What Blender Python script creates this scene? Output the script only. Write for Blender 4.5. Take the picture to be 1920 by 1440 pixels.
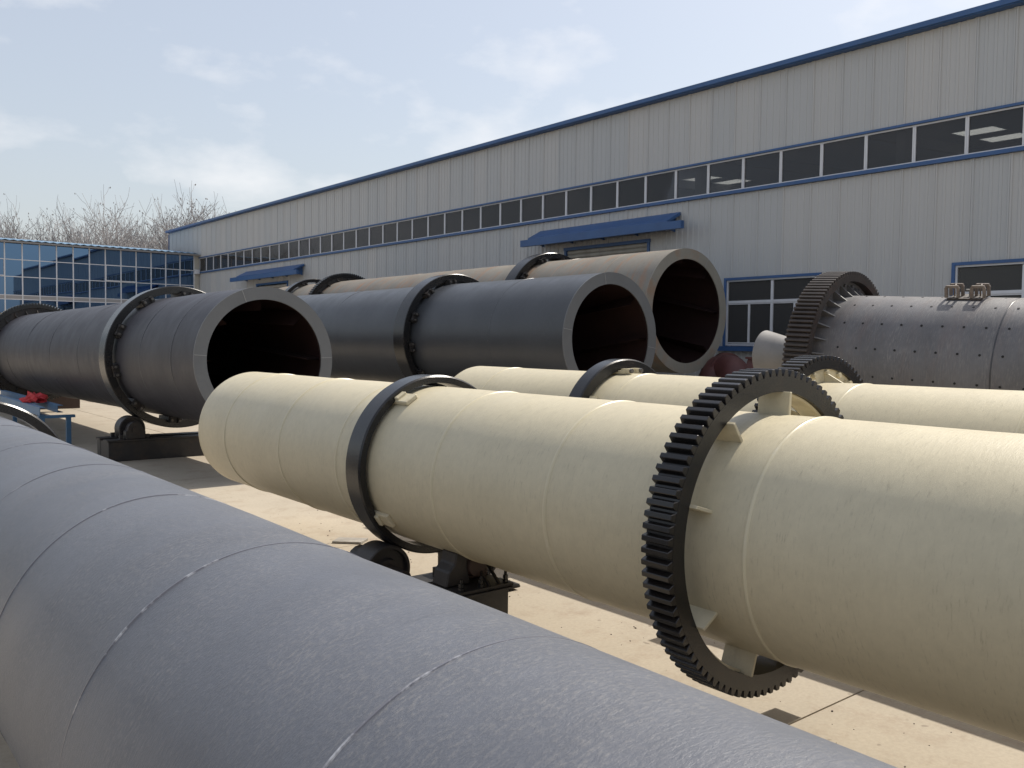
import bpy, bmesh, math, random
from mathutils import Matrix, Vector
R_ = math.radians
random.seed(7)
for o in list(bpy.data.objects): bpy.data.objects.remove(o)
scene = bpy.context.scene
COL = scene.collection

# ------------------------------------------------------------------ camera
cam_d = bpy.data.cameras.new('camera'); cam = bpy.data.objects.new('camera', cam_d); COL.objects.link(cam)
cr = Vector((0.77434744, -0.63263613, 0.01255272)); cu = Vector((0.0194136, 0.0435816, 0.99886123)); cf = Vector((0.63246277, 0.77322194, -0.04602904))
cam.matrix_world = Matrix(((cr.x, cu.x, -cf.x, 0), (cr.y, cu.y, -cf.y, 0), (cr.z, cu.z, -cf.z, 2.0), (0, 0, 0, 1)))
cam_d.sensor_width = 36; cam_d.lens = 1650 / 1920 * 36; cam_d.clip_end = 2000; cam_d.clip_start = 0.05
scene.camera = cam

# ------------------------------------------------------------------ world, sun, exposure
SUN_EL = R_(54); SUN_AZ = R_(90)           # azimuth clockwise from +Y: the sun stands over +X, behind the workshop
w = bpy.data.worlds.new('World'); scene.world = w; w.use_nodes = True
nt = w.node_tree; nt.nodes.clear()
def N(nt, t, **k):
    n = nt.nodes.new(t)
    for a, v in k.items(): setattr(n, a, v)
    return n
sky = N(nt, 'ShaderNodeTexSky', sky_type='NISHITA'); sky.sun_disc = False
sky.sun_elevation = SUN_EL; sky.sun_rotation = SUN_AZ; sky.altitude = 100; sky.air_density = 1.25; sky.dust_density = 3.0; sky.ozone_density = 1.0
tc = N(nt, 'ShaderNodeTexCoord')
mp = N(nt, 'ShaderNodeMapping'); mp.inputs['Scale'].default_value = (1.0, 1.0, 2.0); mp.inputs['Location'].default_value = (1.4, 1.3, 0.98)
nz = N(nt, 'ShaderNodeTexNoise'); nz.inputs['Scale'].default_value = 5.0; nz.inputs['Detail'].default_value = 7; nz.inputs['Roughness'].default_value = 0.52
rp = N(nt, 'ShaderNodeValToRGB'); rp.color_ramp.elements[0].position = 0.53; rp.color_ramp.elements[1].position = 0.70
mul = N(nt, 'ShaderNodeMath', operation='MULTIPLY'); mul.inputs[1].default_value = 0.55
haze = N(nt, 'ShaderNodeMix', data_type='RGBA'); haze.inputs[0].default_value = 0.36; haze.inputs[7].default_value = (7.4, 7.5, 7.9, 1)
mix = N(nt, 'ShaderNodeMix', data_type='RGBA'); mix.inputs[7].default_value = (8.3, 8.2, 8.2, 1)
bg = N(nt, 'ShaderNodeBackground'); bg.inputs['Strength'].default_value = 0.13
out = N(nt, 'ShaderNodeOutputWorld')
nt.links.new(tc.outputs['Generated'], mp.inputs[0]); nt.links.new(mp.outputs[0], nz.inputs[0]); nt.links.new(nz.outputs[0], rp.inputs[0])
nt.links.new(rp.outputs[0], mul.inputs[0]); nt.links.new(mul.outputs[0], mix.inputs[0])
nt.links.new(sky.outputs[0], haze.inputs[6]); nt.links.new(haze.outputs[2], mix.inputs[6]); nt.links.new(mix.outputs[2], bg.inputs[0]); nt.links.new(bg.outputs[0], out.inputs[0])

sd = bpy.data.lights.new('sun', 'SUN'); sun = bpy.data.objects.new('sun', sd); COL.objects.link(sun)
sd.energy = 4.8; sd.angle = R_(0.6); sd.color = (1.0, 0.94, 0.84)
sdir = Vector((math.sin(SUN_AZ) * math.cos(SUN_EL), math.cos(SUN_AZ) * math.cos(SUN_EL), math.sin(SUN_EL)))
sun.rotation_euler = sdir.to_track_quat('Z', 'Y').to_euler(); sun.location = (30, 0, 40)
vs = scene.view_settings; vs.view_transform = 'Standard'; vs.look = 'None'; vs.exposure = 0.0; vs.gamma = 1.0; vs.use_curve_mapping = False
scene.render.engine = 'CYCLES'

# ------------------------------------------------------------------ materials
def new_mat(name):
    m = bpy.data.materials.new(name); m.use_nodes = True
    b = m.node_tree.nodes['Principled BSDF']; return m, m.node_tree, b
def rgb(c): return (c[0], c[1], c[2], 1)
def L(nt, a, b): nt.links.new(a, b)
def noise(nt, co, scale, detail=4, rough=0.55, mscale=None, loc=None):
    if mscale or loc:
        mp = N(nt, 'ShaderNodeMapping')
        if mscale: mp.inputs['Scale'].default_value = mscale
        if loc: mp.inputs['Location'].default_value = loc
        L(nt, co, mp.inputs[0]); co = mp.outputs[0]
    n = N(nt, 'ShaderNodeTexNoise'); n.inputs['Scale'].default_value = scale; n.inputs['Detail'].default_value = detail; n.inputs['Roughness'].default_value = rough
    L(nt, co, n.inputs[0]); return n.outputs[0]
def ramp(nt, fac, p0, p1, c0=(0, 0, 0), c1=(1, 1, 1)):
    r = N(nt, 'ShaderNodeValToRGB'); e = r.color_ramp.elements
    e[0].position = p0; e[1].position = p1; e[0].color = rgb(c0); e[1].color = rgb(c1); L(nt, fac, r.inputs[0]); return r.outputs[0]
def mixc(nt, fac, a, b, mode='MIX'):
    m = N(nt, 'ShaderNodeMix', data_type='RGBA', blend_type=mode)
    for s, v in ((0, fac), (6, a), (7, b)):
        if isinstance(v, (int, float)): m.inputs[s].default_value = v
        elif isinstance(v, tuple): m.inputs[s].default_value = rgb(v)
        else: L(nt, v, m.inputs[s])
    return m.outputs[2]
def bump(nt, b, h, strength, dist):
    n = N(nt, 'ShaderNodeBump'); n.inputs['Strength'].default_value = strength; n.inputs['Distance'].default_value = dist
    L(nt, h, n.inputs['Height']); L(nt, n.outputs[0], b.inputs['Normal'])
def scl(c, k): return tuple(x * k for x in c)

def drum_paint(name, base, fleck, fleck_amt, rough=0.45, var=0.18, rust=0, rust_col=(0.25, 0.09, 0.03), dent=0.5, fleck_range=(0.5, 0.7), spec=0.5, fs=(9, 55, 1)):
    """brushed-on drum paint: UV is in metres, u round the drum, v along it"""
    m, nt, b = new_mat(name); uv = N(nt, 'ShaderNodeTexCoord').outputs['UV']
    big = noise(nt, uv, 0.9, 5, 0.6); c = mixc(nt, ramp(nt, big, 0.3, 0.7), scl(base, 1 - var), scl(base, 1 + var * 0.6))
    st = noise(nt, uv, 1.0, 6, 0.7, mscale=fs); st2 = noise(nt, uv, 1.0, 3, 0.6, mscale=(2.2, 3.4, 1), loc=(3, 8, 0))
    f = mixc(nt, 1.0, ramp(nt, st, *fleck_range), ramp(nt, st2, 0.3, 0.75), 'MULTIPLY')
    f2 = mixc(nt, 1.0, f, (fleck_amt,) * 3, 'MULTIPLY'); c = mixc(nt, f2, c, fleck)
    mid = noise(nt, uv, 14, 4, 0.7); c = mixc(nt, 0.35, c, mixc(nt, ramp(nt, mid, 0.35, 0.65), (0.78,) * 3, (1.0,) * 3), 'MULTIPLY')
    sc_ = noise(nt, uv, 1.0, 5, 0.8, mscale=(2.5, 33, 1), loc=(9, 4, 0)); c = mixc(nt, mixc(nt, 1.0, ramp(nt, sc_, 0.64, 0.72), (0.4,) * 3, 'MULTIPLY'), c, scl(base, 0.45))
    if rust:
        r1 = noise(nt, uv, 1.0, 6, 0.75, mscale=(0.6, 3.0, 1), loc=(1, 2, 0)); c = mixc(nt, mixc(nt, 1.0, ramp(nt, r1, 0.5, 0.68), (rust,) * 3, 'MULTIPLY'), c, rust_col)
    L(nt, c, b.inputs['Base Color']); b.inputs['Roughness'].default_value = rough; b.inputs['Specular IOR Level'].default_value = spec
    rr = N(nt, 'ShaderNodeMapRange'); rr.inputs[3].default_value = rough - 0.1; rr.inputs[4].default_value = rough + 0.15; L(nt, st2, rr.inputs[0]); L(nt, rr.outputs[0], b.inputs['Roughness'])
    h = mixc(nt, 0.5, noise(nt, uv, 1.1, 2, 0.4), st); bump(nt, b, h, dent, 0.012)
    return m
def plain(name, base, rough=0.5, metal=0.0, var=0.15, scale=3.0, dirt=None, dirt_amt=0.5, bmp=0.15, spec=0.5):
    m, nt, b = new_mat(name); co = N(nt, 'ShaderNodeTexCoord').outputs['Object']
    oi = N(nt, 'ShaderNodeObjectInfo')
    n1 = noise(nt, co, scale, 6, 0.65); c = mixc(nt, ramp(nt, n1, 0.3, 0.7), scl(base, 1 - var), scl(base, 1 + var))
    if dirt: c = mixc(nt, mixc(nt, 1.0, ramp(nt, noise(nt, co, scale * 0.7, 7, 0.7, loc=(5, 1, 3)), 0.5, 0.72), (dirt_amt,) * 3, 'MULTIPLY'), c, dirt)
    L(nt, c, b.inputs['Base Color']); b.inputs['Roughness'].default_value = rough; b.inputs['Metallic'].default_value = metal; b.inputs['Specular IOR Level'].default_value = spec
    if bmp: bump(nt, b, noise(nt, co, scale * 9, 4, 0.7), bmp, 0.01)
    return m

M = {}
M['cream'] = drum_paint('cream_paint', (0.565, 0.50, 0.350), (0.25, 0.215, 0.15), 0.95, 0.42, 0.06, fleck_range=(0.55, 0.74), dent=0.35, fs=(14, 75, 1))
M['cream_plain'] = plain('cream_fittings', (0.56, 0.495, 0.345), 0.45, 0, 0.1, 6, (0.22, 0.17, 0.1), 0.6)
M['violet'] = drum_paint('violet_grey_primer', (0.112, 0.119, 0.140), (0.31, 0.29, 0.265), 0.62, 0.40, 0.22, fleck_range=(0.48, 0.70), dent=0.45, spec=0.5, fs=(55, 110, 1))
M['slate'] = drum_paint('slate_paint', (0.046, 0.045, 0.054), (0.14, 0.135, 0.13), 0.22, 0.44, 0.16, dent=0.2, spec=0.22)
M['slate_blue'] = drum_paint('slate_blue_paint', (0.054, 0.058, 0.065), (0.15, 0.16, 0.175), 0.2, 0.34, 0.12, dent=0.2, spec=0.42)
M['beige_rust'] = drum_paint('weathered_beige_paint', (0.22, 0.20, 0.165), (0.14, 0.105, 0.07), 0.6, 0.55, 0.16, rust=0.85, rust_col=(0.30, 0.145, 0.065))
M['mill'] = drum_paint('mill_grey_paint', (0.135, 0.132, 0.138), (0.33, 0.31, 0.29), 0.6, 0.45, 0.3, rust=0.25, rust_col=(0.14, 0.08, 0.06), fleck_range=(0.48, 0.7))
M['plate_grey'] = plain('end_plate_grey', (0.135, 0.14, 0.145), 0.5, 0, 0.08, 2)
M['plate_beige'] = plain('end_plate_beige', (0.25, 0.235, 0.20), 0.55, 0, 0.1, 1.2, (0.32, 0.14, 0.05), 0.75)
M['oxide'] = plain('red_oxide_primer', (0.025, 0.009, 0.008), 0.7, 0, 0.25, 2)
M['black'] = plain('black_gloss_paint', (0.011, 0.011, 0.012), 0.25, 0, 0.25, 5, (0.05, 0.04, 0.035), 0.5, bmp=0.1)
M['black_dull'] = plain('black_dull_paint', (0.022, 0.020, 0.020), 0.5, 0, 0.3, 5, (0.07, 0.045, 0.03), 0.6)
M['gear_black'] = plain('gear_black', (0.010, 0.0095, 0.010), 0.27, 0, 0.3, 9, (0.04, 0.028, 0.02), 0.5, bmp=0.12)
M['gear_rust'] = plain('gear_rust', (0.035, 0.027, 0.024), 0.55, 0, 0.35, 5, (0.09, 0.035, 0.02), 0.6, bmp=0.3)
M['brown_steel'] = plain('brown_primed_steel', (0.05, 0.028, 0.022), 0.6, 0, 0.25, 4)
M['blue'] = plain('blue_trim', (0.034, 0.095, 0.24), 0.45, 0, 0.12, 1.5, (0.05, 0.10, 0.2), 0.4, bmp=0.05)
M['blue_steel'] = plain('blue_channel_steel', (0.06, 0.15, 0.27), 0.5, 0, 0.15, 3, (0.12, 0.11, 0.1), 0.4)
M['white_frame'] = plain('white_frame', (0.62, 0.63, 0.66), 0.4, 0, 0.06, 3, bmp=0)
M['red_cloth'] = plain('red_cloth', (0.40, 0.025, 0.03), 0.85, 0, 0.2, 8, bmp=0.4)
M['shutter'] = plain('roller_shutter', (0.36, 0.34, 0.30), 0.5, 0, 0.12, 2, (0.2, 0.16, 0.12), 0.5)
M['dark_hole'] = plain('bolt_hole', (0.012, 0.011, 0.011), 0.8, 0, 0.1, 3, bmp=0)
M['bolt'] = plain('bolt_steel', (0.14, 0.13, 0.12), 0.4, 0.6, 0.2, 20)
M['interior'] = plain('interior_grey', (0.12, 0.12, 0.125), 0.8, 0, 0.1, 0.3, bmp=0)
M['bark'] = plain('bare_bark', (0.30, 0.285, 0.282), 0.9, 0, 0.25, 2, bmp=0)
M['pale_post'] = plain('pale_post', (0.45, 0.43, 0.38), 0.6, 0, 0.1, 2)
M['scrap'] = plain('grey_board', (0.30, 0.28, 0.25), 0.7, 0, 0.25, 9)
M['oxide_pipe'] = plain('oxide_duct', (0.085, 0.028, 0.026), 0.6, 0, 0.3, 2)
M['hopper_grey'] = plain('hopper_grey', (0.22, 0.21, 0.20), 0.5, 0, 0.12, 3)
M['clamp_steel'] = plain('clamp_steel', (0.16, 0.13, 0.11), 0.5, 0, 0.3, 12, (0.10, 0.05, 0.03), 0.6)
M['office_roof'] = plain('office_roof_blue', (0.17, 0.28, 0.40), 0.5, 0, 0.1, 1, bmp=0)
M['spandrel'] = plain('office_spandrel', (0.30, 0.29, 0.29), 0.6, 0, 0.1, 1, bmp=0)

def seam_mat(name, base, shine):
    m, nt, b = new_mat(name); co = N(nt, 'ShaderNodeTexCoord').outputs['Object']
    n = noise(nt, co, 7, 5, 0.7); k = ramp(nt, n, 0.55, 0.66); L(nt, mixc(nt, mixc(nt, 1.0, k, (shine,) * 3, 'MULTIPLY'), base, (0.75, 0.75, 0.76)), b.inputs['Base Color'])
    mm = N(nt, 'ShaderNodeMath', operation='MULTIPLY'); mm.inputs[1].default_value = shine * 0.8; L(nt, k, mm.inputs[0]); L(nt, mm.outputs[0], b.inputs['Metallic'])
    b.inputs['Roughness'].default_value = 0.32; return m
M['seam_cream'] = seam_mat('cream_weld', (0.60, 0.535, 0.375), 0.1)
M['seam_violet'] = seam_mat('violet_weld', (0.125, 0.125, 0.145), 0.6)
M['seam_slate'] = seam_mat('slate_weld', (0.045, 0.046, 0.052), 0.06)
M['seam_beige'] = seam_mat('beige_weld', (0.25, 0.20, 0.15), 0.0)
M['seam_plate'] = seam_mat('plate_weld', (0.25, 0.25, 0.25), 0.4)

# wall sheet: each sheet its own tint
def sheet(name, base, tint):
    m, nt, b = new_mat(name); co = N(nt, 'ShaderNodeTexCoord').outputs['Object']; oi = N(nt, 'ShaderNodeObjectInfo')
    c = mixc(nt, oi.outputs['Random'], base, tint)
    d = noise(nt, co, 1.0, 6, 0.7, mscale=(1, 5, 0.35)); c = mixc(nt, mixc(nt, 1.0, ramp(nt, d, 0.5, 0.8), (0.06,) * 3, 'MULTIPLY'), c, (0.25, 0.23, 0.2))
    L(nt, c, b.inputs['Base Color']); b.inputs['Roughness'].default_value = 0.45; return m
M['sheet'] = sheet('wall_sheet', (0.425, 0.435, 0.44), (0.47, 0.465, 0.455))

def glass_mat(name, tint, refl, dark):
    m = bpy.data.materials.new(name); m.use_nodes = True; nt = m.node_tree; nt.nodes.clear()
    o = N(nt, 'ShaderNodeOutputMaterial'); tr = N(nt, 'ShaderNodeBsdfTransparent'); gl = N(nt, 'ShaderNodeBsdfGlossy'); gl.inputs['Roughness'].default_value = 0.01
    tr.inputs[0].default_value = rgb(tint); gl.inputs[0].default_value = rgb(refl); lw = N(nt, 'ShaderNodeFresnel'); lw.inputs[0].default_value = 1.5
    co = N(nt, 'ShaderNodeTexCoord').outputs['Object']; bp = N(nt, 'ShaderNodeBump'); bp.inputs['Strength'].default_value = 0.04; bp.inputs['Distance'].default_value = 0.02
    L(nt, noise(nt, co, 1.2, 1, 0.3), bp.inputs['Height']); L(nt, bp.outputs[0], gl.inputs['Normal'])
    mx = N(nt, 'ShaderNodeMixShader'); L(nt, lw.outputs[0], mx.inputs[0]); L(nt, tr.outputs[0], mx.inputs[1]); L(nt, gl.outputs[0], mx.inputs[2])
    df = N(nt, 'ShaderNodeBsdfDiffuse'); df.inputs[0].default_value = (0.10, 0.10, 0.10, 1); m2 = N(nt, 'ShaderNodeMixShader'); m2.inputs[0].default_value = dark
    L(nt, mx.outputs[0], m2.inputs[1]); L(nt, df.outputs[0], m2.inputs[2]); L(nt, m2.outputs[0], o.inputs[0]); return m
M['glass_dusty'] = glass_mat('dusty_window_glass', (0.6, 0.6, 0.6), (0.8, 0.8, 0.82), 0.55)
M['glass'] = glass_mat('window_glass', (0.62, 0.63, 0.65), (0.8, 0.8, 0.85), 0.32)
def mirror_mat(name, tint, base, fac):
    m = bpy.data.materials.new(name); m.use_nodes = True; nt = m.node_tree; nt.nodes.clear()
    o = N(nt, 'ShaderNodeOutputMaterial'); df = N(nt, 'ShaderNodeBsdfDiffuse'); df.inputs[0].default_value = rgb(base); gl = N(nt, 'ShaderNodeBsdfGlossy'); gl.inputs[0].default_value = rgb(tint); gl.inputs['Roughness'].default_value = 0.015
    mx = N(nt, 'ShaderNodeMixShader'); mx.inputs[0].default_value = fac
    L(nt, df.outputs[0], mx.inputs[1]); L(nt, gl.outputs[0], mx.inputs[2]); L(nt, mx.outputs[0], o.inputs[0]); return m
M['blue_mirror'] = mirror_mat('blue_reflective_glass', (0.14, 0.235, 0.39), (0.006, 0.01, 0.02), 0.88)
m = bpy.data.materials.new('skylight_sheet'); m.use_nodes = True; nt = m.node_tree; nt.nodes.clear()
o = N(nt, 'ShaderNodeOutputMaterial'); t = N(nt, 'ShaderNodeBsdfTranslucent'); t.inputs[0].default_value = (0.9, 0.9, 0.85, 1); L(nt, t.outputs[0], o.inputs[0]); M['skylight'] = m

def concrete(name, base, joints=False):
    m, nt, b = new_mat(name); co = N(nt, 'ShaderNodeTexCoord').outputs['Object']; oi = N(nt, 'ShaderNodeObjectInfo')
    geo = N(nt, 'ShaderNodeNewGeometry').outputs['Position']
    n1 = noise(nt, geo, 0.35, 6, 0.65); c = mixc(nt, ramp(nt, n1, 0.3, 0.7), scl(base, 0.88), scl(base, 1.08))
    n2 = noise(nt, geo, 2.2, 8, 0.75, loc=(4, 2, 0)); c = mixc(nt, mixc(nt, 1.0, ramp(nt, n2, 0.5, 0.72), (0.55,) * 3, 'MULTIPLY'), c, (0.25, 0.175, 0.12))
    n3 = noise(nt, geo, 40, 3, 0.7); c = mixc(nt, 0.5, c, mixc(nt, ramp(nt, n3, 0.35, 0.65), (0.82,) * 3, (1.05,) * 3), 'MULTIPLY')
    c = mixc(nt, 0.5, c, mixc(nt, oi.outputs['Random'], (0.88, 0.88, 0.9), (1.0, 1.0, 1.0)), 'MULTIPLY')
    sp = noise(nt, geo, 9, 2, 0.5, loc=(1, 7, 0)); c = mixc(nt, mixc(nt, 1.0, ramp(nt, sp, 0.70, 0.74), (0.5,) * 3, 'MULTIPLY'), c, (0.12, 0.09, 0.07))
    L(nt, c, b.inputs['Base Color']); b.inputs['Roughness'].default_value = 0.85; bump(nt, b, n3, 0.25, 0.004); return m
M['concrete'] = concrete('yard_concrete', (0.42, 0.365, 0.285))
M['joint'] = plain('joint_filler', (0.28, 0.24, 0.185), 0.9, 0, 0.2, 1)

# ------------------------------------------------------------------ mesh helpers
class G:
    def __init__(s): s.v = []; s.f = []; s.uv = {}
    def add(s, vs, fs, uvs=None):
        k = len(s.v); s.v += [tuple(v) for v in vs]
        for i, f in enumerate(fs):
            if uvs: s.uv[len(s.f)] = uvs[i]
            s.f.append(tuple(a + k for a in f))
        return s
    def box(s, c, d, mat=None):
        x, y, z = d[0] / 2, d[1] / 2, d[2] / 2
        vs = [Vector((a, b, e)) for a in (-x, x) for b in (-y, y) for e in (-z, z)]
        if mat: vs = [mat @ v for v in vs]
        vs = [v + Vector(c) for v in vs]
        return s.add(vs, [(0, 1, 3, 2), (4, 6, 7, 5), (0, 4, 5, 1), (2, 3, 7, 6), (0, 2, 6, 4), (1, 5, 7, 3)])
    def bb(s, x0, x1, y0, y1, z0, z1): return s.box(((x0 + x1) / 2, (y0 + y1) / 2, (z0 + z1) / 2), (x1 - x0, y1 - y0, z1 - z0))
    def lathe(s, prof, n=96, c=(0, 0), closed=True, y0=0.0):
        """revolve (y, r) points about the Y axis through (x, z) = c; faces carry UVs in metres"""
        k = len(prof); vs = []; fs = []; us = []
        for j in range(n):
            a = -math.pi / 2 + 2 * math.pi * j / n; ca, sa = math.cos(a), math.sin(a)
            for (y, r) in prof: vs.append((c[0] + r * ca, y0 + y, c[1] + r * sa))
        rm = max(r for _, r in prof); acc = [0.0]
        for i in range(1, k + 1): p, q = prof[i - 1], prof[i % k]; acc.append(acc[-1] + math.hypot(q[0] - p[0], q[1] - p[1]))
        for j in range(n):
            j2 = (j + 1) % n; u0 = 2 * math.pi * rm * j / n; u1 = 2 * math.pi * rm * (j + 1) / n
            for i in range(k if closed else k - 1):
                i2 = (i + 1) % k
                fs.append((j * k + i, j * k + i2, j2 * k + i2, j2 * k + i))
                us.append(((u0, acc[i]), (u0, acc[i + 1]), (u1, acc[i + 1]), (u1, acc[i])))
        return s.add(vs, fs, us)
    def prism(s, pts, axis, a, b):
        """extrude a 2-D outline; axis 'y': pts are (x, z) ; axis 'x': (y, z) ; axis 'z': (x, y)"""
        n = len(pts); f = {'y': lambda p, t: (p[0], t, p[1]), 'x': lambda p, t: (t, p[0], p[1]), 'z': lambda p, t: (p[0], p[1], t)}[axis]
        vs = [f(p, a) for p in pts] + [f(p, b) for p in pts]
        fs = [tuple(range(n)), tuple(range(2 * n - 1, n - 1, -1))] + [(i, i + n, (i + 1) % n + n, (i + 1) % n) for i in range(n)]
        return s.add(vs, fs)
    def tube(s, pts, rads, n=8, cap=True):
        vs = []; fs = []; m = len(pts); pts = [Vector(p) for p in pts]; up = None
        for i, p in enumerate(pts):
            d = (pts[min(i + 1, m - 1)] - pts[max(i - 1, 0)]).normalized()
            if up is None: up = d.orthogonal().normalized()
            up = (up - d * up.dot(d)).normalized(); sd = d.cross(up)
            for j in range(n):
                a = 2 * math.pi * j / n; vs.append(p + (up * math.cos(a) + sd * math.sin(a)) * rads[i])
        for i in range(m - 1):
            for j in range(n): fs.append((i * n + j, i * n + (j + 1) % n, (i + 1) * n + (j + 1) % n, (i + 1) * n + j))
        if cap: fs.append(tuple(range(n - 1, -1, -1))); fs.append(tuple((m - 1) * n + j for j in range(n)))
        return s.add(vs, fs)
    def mesh(s, name, mat, smooth=None, bevel=0):
        me = bpy.data.meshes.new(name); me.from_pydata(s.v, [], s.f)
        if s.uv:
            ul = me.uv_layers.new(name='UVMap')
            for p in me.polygons:
                u = s.uv.get(p.index)
                if u:
                    for li, q in zip(p.loop_indices, u): ul.data[li].uv = q
        bm = bmesh.new(); bm.from_mesh(me)
        bmesh.ops.recalc_face_normals(bm, faces=bm.faces)
        if bevel: bmesh.ops.bevel(bm, geom=[e for e in bm.edges if len(e.link_faces) == 2 and e.calc_face_angle(0) > 0.5], offset=bevel, segments=1, affect='EDGES', profile=0.5)
        bm.to_mesh(me); bm.free()
        me.materials.append(M[mat] if isinstance(mat, str) else mat)
        if smooth is not None:
            for p in me.polygons: p.use_smooth = True
            me.set_sharp_from_angle(angle=R_(smooth))
        return me
    def obj(s, name, mat, parent=None, smooth=None, bevel=0): return link(name, s.mesh(name, mat, smooth, bevel), parent)
def link(name, data, parent=None):
    o = bpy.data.objects.new(name, data); COL.objects.link(o); o.parent = parent; return o
def tag(o, label, cat, group=None):
    o['label'] = label; o['category'] = cat
    if group: o['group'] = group
    return o
def thing(name, label, cat, loc=(0, 0, 0), rot=(0, 0, 0), group=None):
    o = bpy.data.objects.new(name, None); o.empty_display_size = 0.3; COL.objects.link(o); o.location = loc; o.rotation_euler = rot; return tag(o, label, cat, group)
def struct(o): o['kind'] = 'structure'; return o
def RY(a): return Matrix.Rotation(a, 3, 'Y')
def radial(a):
    """columns: tangential, axial (Y), radial; for a piece sitting at angle a (from +X towards +Z)"""
    ca, sa = math.cos(a), math.sin(a); return Matrix(((-sa, 0, ca), (0, 1, 0), (ca, 0, sa)))

# ------------------------------------------------------------------ the ground
struct(G().add([(-400, -400, -0.014), (500, -400, -0.014), (500, 600, -0.014), (-400, 600, -0.014)], [(0, 1, 2, 3)]).obj('ground', 'joint'))
yard = struct(G().add([(-400, -400, -0.010), (500, -400, -0.010), (500, 600, -0.010), (-400, 600, -0.010)], [(0, 1, 2, 3)]).obj('yard', 'concrete'))
slab_me = None
for i in range(-2, 4):
    for j in range(-2, 12):
        x0 = 1.1 + i * 5.0; y0 = 2.6 + j * 5.0
        if slab_me is None: slab_me = G().bb(0.006, 4.994, 0.006, 4.994, -0.09, 0).mesh('slab', 'concrete')
        o = link('slab', slab_me, yard); o.location = (x0, y0, random.uniform(-0.0015, 0.0015))

# ------------------------------------------------------------------ workshop
WX = 20.0; Y0, Y1 = -4.1, 61.4
shop = thing('workshop_building', 'long pale grey ribbed steel workshop with blue trims and a strip of high windows', 'building', (WX, 30, 0))
def W(name, g, mat, parent=None, **k):
    """geometry given in world coordinates, parented under the workshop"""
    o = g.obj(name, mat, parent or shop, **k); o.matrix_parent_inverse = Matrix.Translation((-WX, -30, 0)) if (parent is None) else Matrix.Identity(4); return o
PW = 0.79
def rib(y):
    t = (y % PW) / PW
    d = 0.0
    if t < 0.05 or t > 0.95: d = 0.032
    for c in (0.25, 0.5, 0.75):
        if abs(t - c) < 0.035: d = 0.012
    return d
def rib_breaks(a, b):
    ks = []; k = math.floor(a / PW) - 1
    while k * PW < b + PW:
        for t in (0.05, 0.07, 0.2, 0.215, 0.285, 0.3, 0.45, 0.465, 0.535, 0.55, 0.7, 0.715, 0.785, 0.8, 0.93, 0.95): ks.append((k + t) * PW)
        k += 1
    return [a] + [y for y in sorted(ks) if a + 1e-4 < y < b - 1e-4] + [b]
def rib_depth(y):
    t = (y / PW) % 1.0; P = [(0, .03), (.05, .03), (.07, 0), (.2, 0), (.215, .015), (.285, .015), (.3, 0), (.45, 0), (.465, .015), (.535, .015), (.55, 0), (.7, 0), (.715, .015), (.785, .015), (.8, 0), (.93, 0), (.95, .03), (1, .03)]
    for (a, da), (b, db) in zip(P, P[1:]):
        if a <= t <= b: return da + (db - da) * (t - a) / (b - a)
    return 0
OPEN = [(17.97, 21.73, 0.0, 5.18), (42.87, 46.86, 0.0, 5.1), (12.30, 15.12, 2.02, 3.80), (6.10, 8.96, 2.02, 3.84), (-0.2, 2.7, 2.02, 3.84)]
def wall_piece(g, ya, yb, za, zb):
    ys = rib_breaks(ya, yb); n = len(ys)
    vs = [(WX - rib_depth(y), y, za) for y in ys] + [(WX - rib_depth(y), y, zb) for y in ys] + [(WX + 0.05, y, za) for y in ys] + [(WX + 0.05, y, zb) for y in ys]
    fs = []
    for i in range(n - 1):
        fs += [(i, i + n, i + n + 1, i + 1), (i + 2 * n, i + 1 + 2 * n, i + 1 + 3 * n, i + 3 * n), (i, i + 1, i + 1 + 2 * n, i + 2 * n), (i + n, i + 3 * n, i + 1 + 3 * n, i + 1 + n)]
    g.add(vs, fs + [(0, 2 * n, 3 * n, n), (n - 1, 2 * n - 1, 4 * n - 1, 3 * n - 1)])
k0 = math.floor(Y0 / PW); k1 = math.floor(Y1 / PW)
for k in range(k0, k1 + 1):
    a, b = max(Y0, k * PW + 0.003), min(Y1, (k + 1) * PW - 0.003)
    if b - a < 0.05: continue
    g = G(); wall_piece(g, a, b, 7.17, 9.17); W('wall_sheet', g, 'sheet')
    g = G(); cuts = sorted({a, b} | {y for o in OPEN for y in o[:2] if a < y < b})
    for ya, yb in zip(cuts, cuts[1:]):
        ym = (ya + yb) / 2; zs = [(0.0, 6.145)]
        for o in OPEN:
            if o[0] <= ym <= o[1]:
                zs = ([(0.0, o[2])] if o[2] > 0.01 else []) + [(o[3], 6.145)]
        for za, zb in zs:
            if len(cuts) == 2 and len(zs) == 1: wall_piece(g, ya, yb, za, zb)
            else: g2 = G(); wall_piece(g2, ya, yb, za, zb); W('wall_sheet', g2, 'sheet')
    if g.v: W('wall_sheet', g, 'sheet')
# trims
W('eave_trim', G().bb(WX - 0.22, WX + 0.10, Y0, Y1 + 0.12, 9.175, 9.30), 'blue', bevel=0.01)
W('gutter', G().bb(WX - 0.26, WX - 0.225, Y0, Y1 + 0.12, 9.20, 9.32), 'blue')
W('band_trim', G().bb(WX - 0.07, WX + 0.10, Y0, 56.2, 7.11, 7.165), 'blue')
W('band_trim', G().bb(WX - 0.10, WX + 0.10, Y0, 56.2, 6.15, 6.235), 'blue')
W('corner_trim', G().bb(WX - 0.05, WX + 0.14, Y1 + 0.003, Y1 + 0.08, 0, 9.09), 'blue')
W('base_trim', G().bb(WX - 0.05, WX - 0.034, Y0, 17.8, 0.0, 0.25), 'blue')
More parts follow.
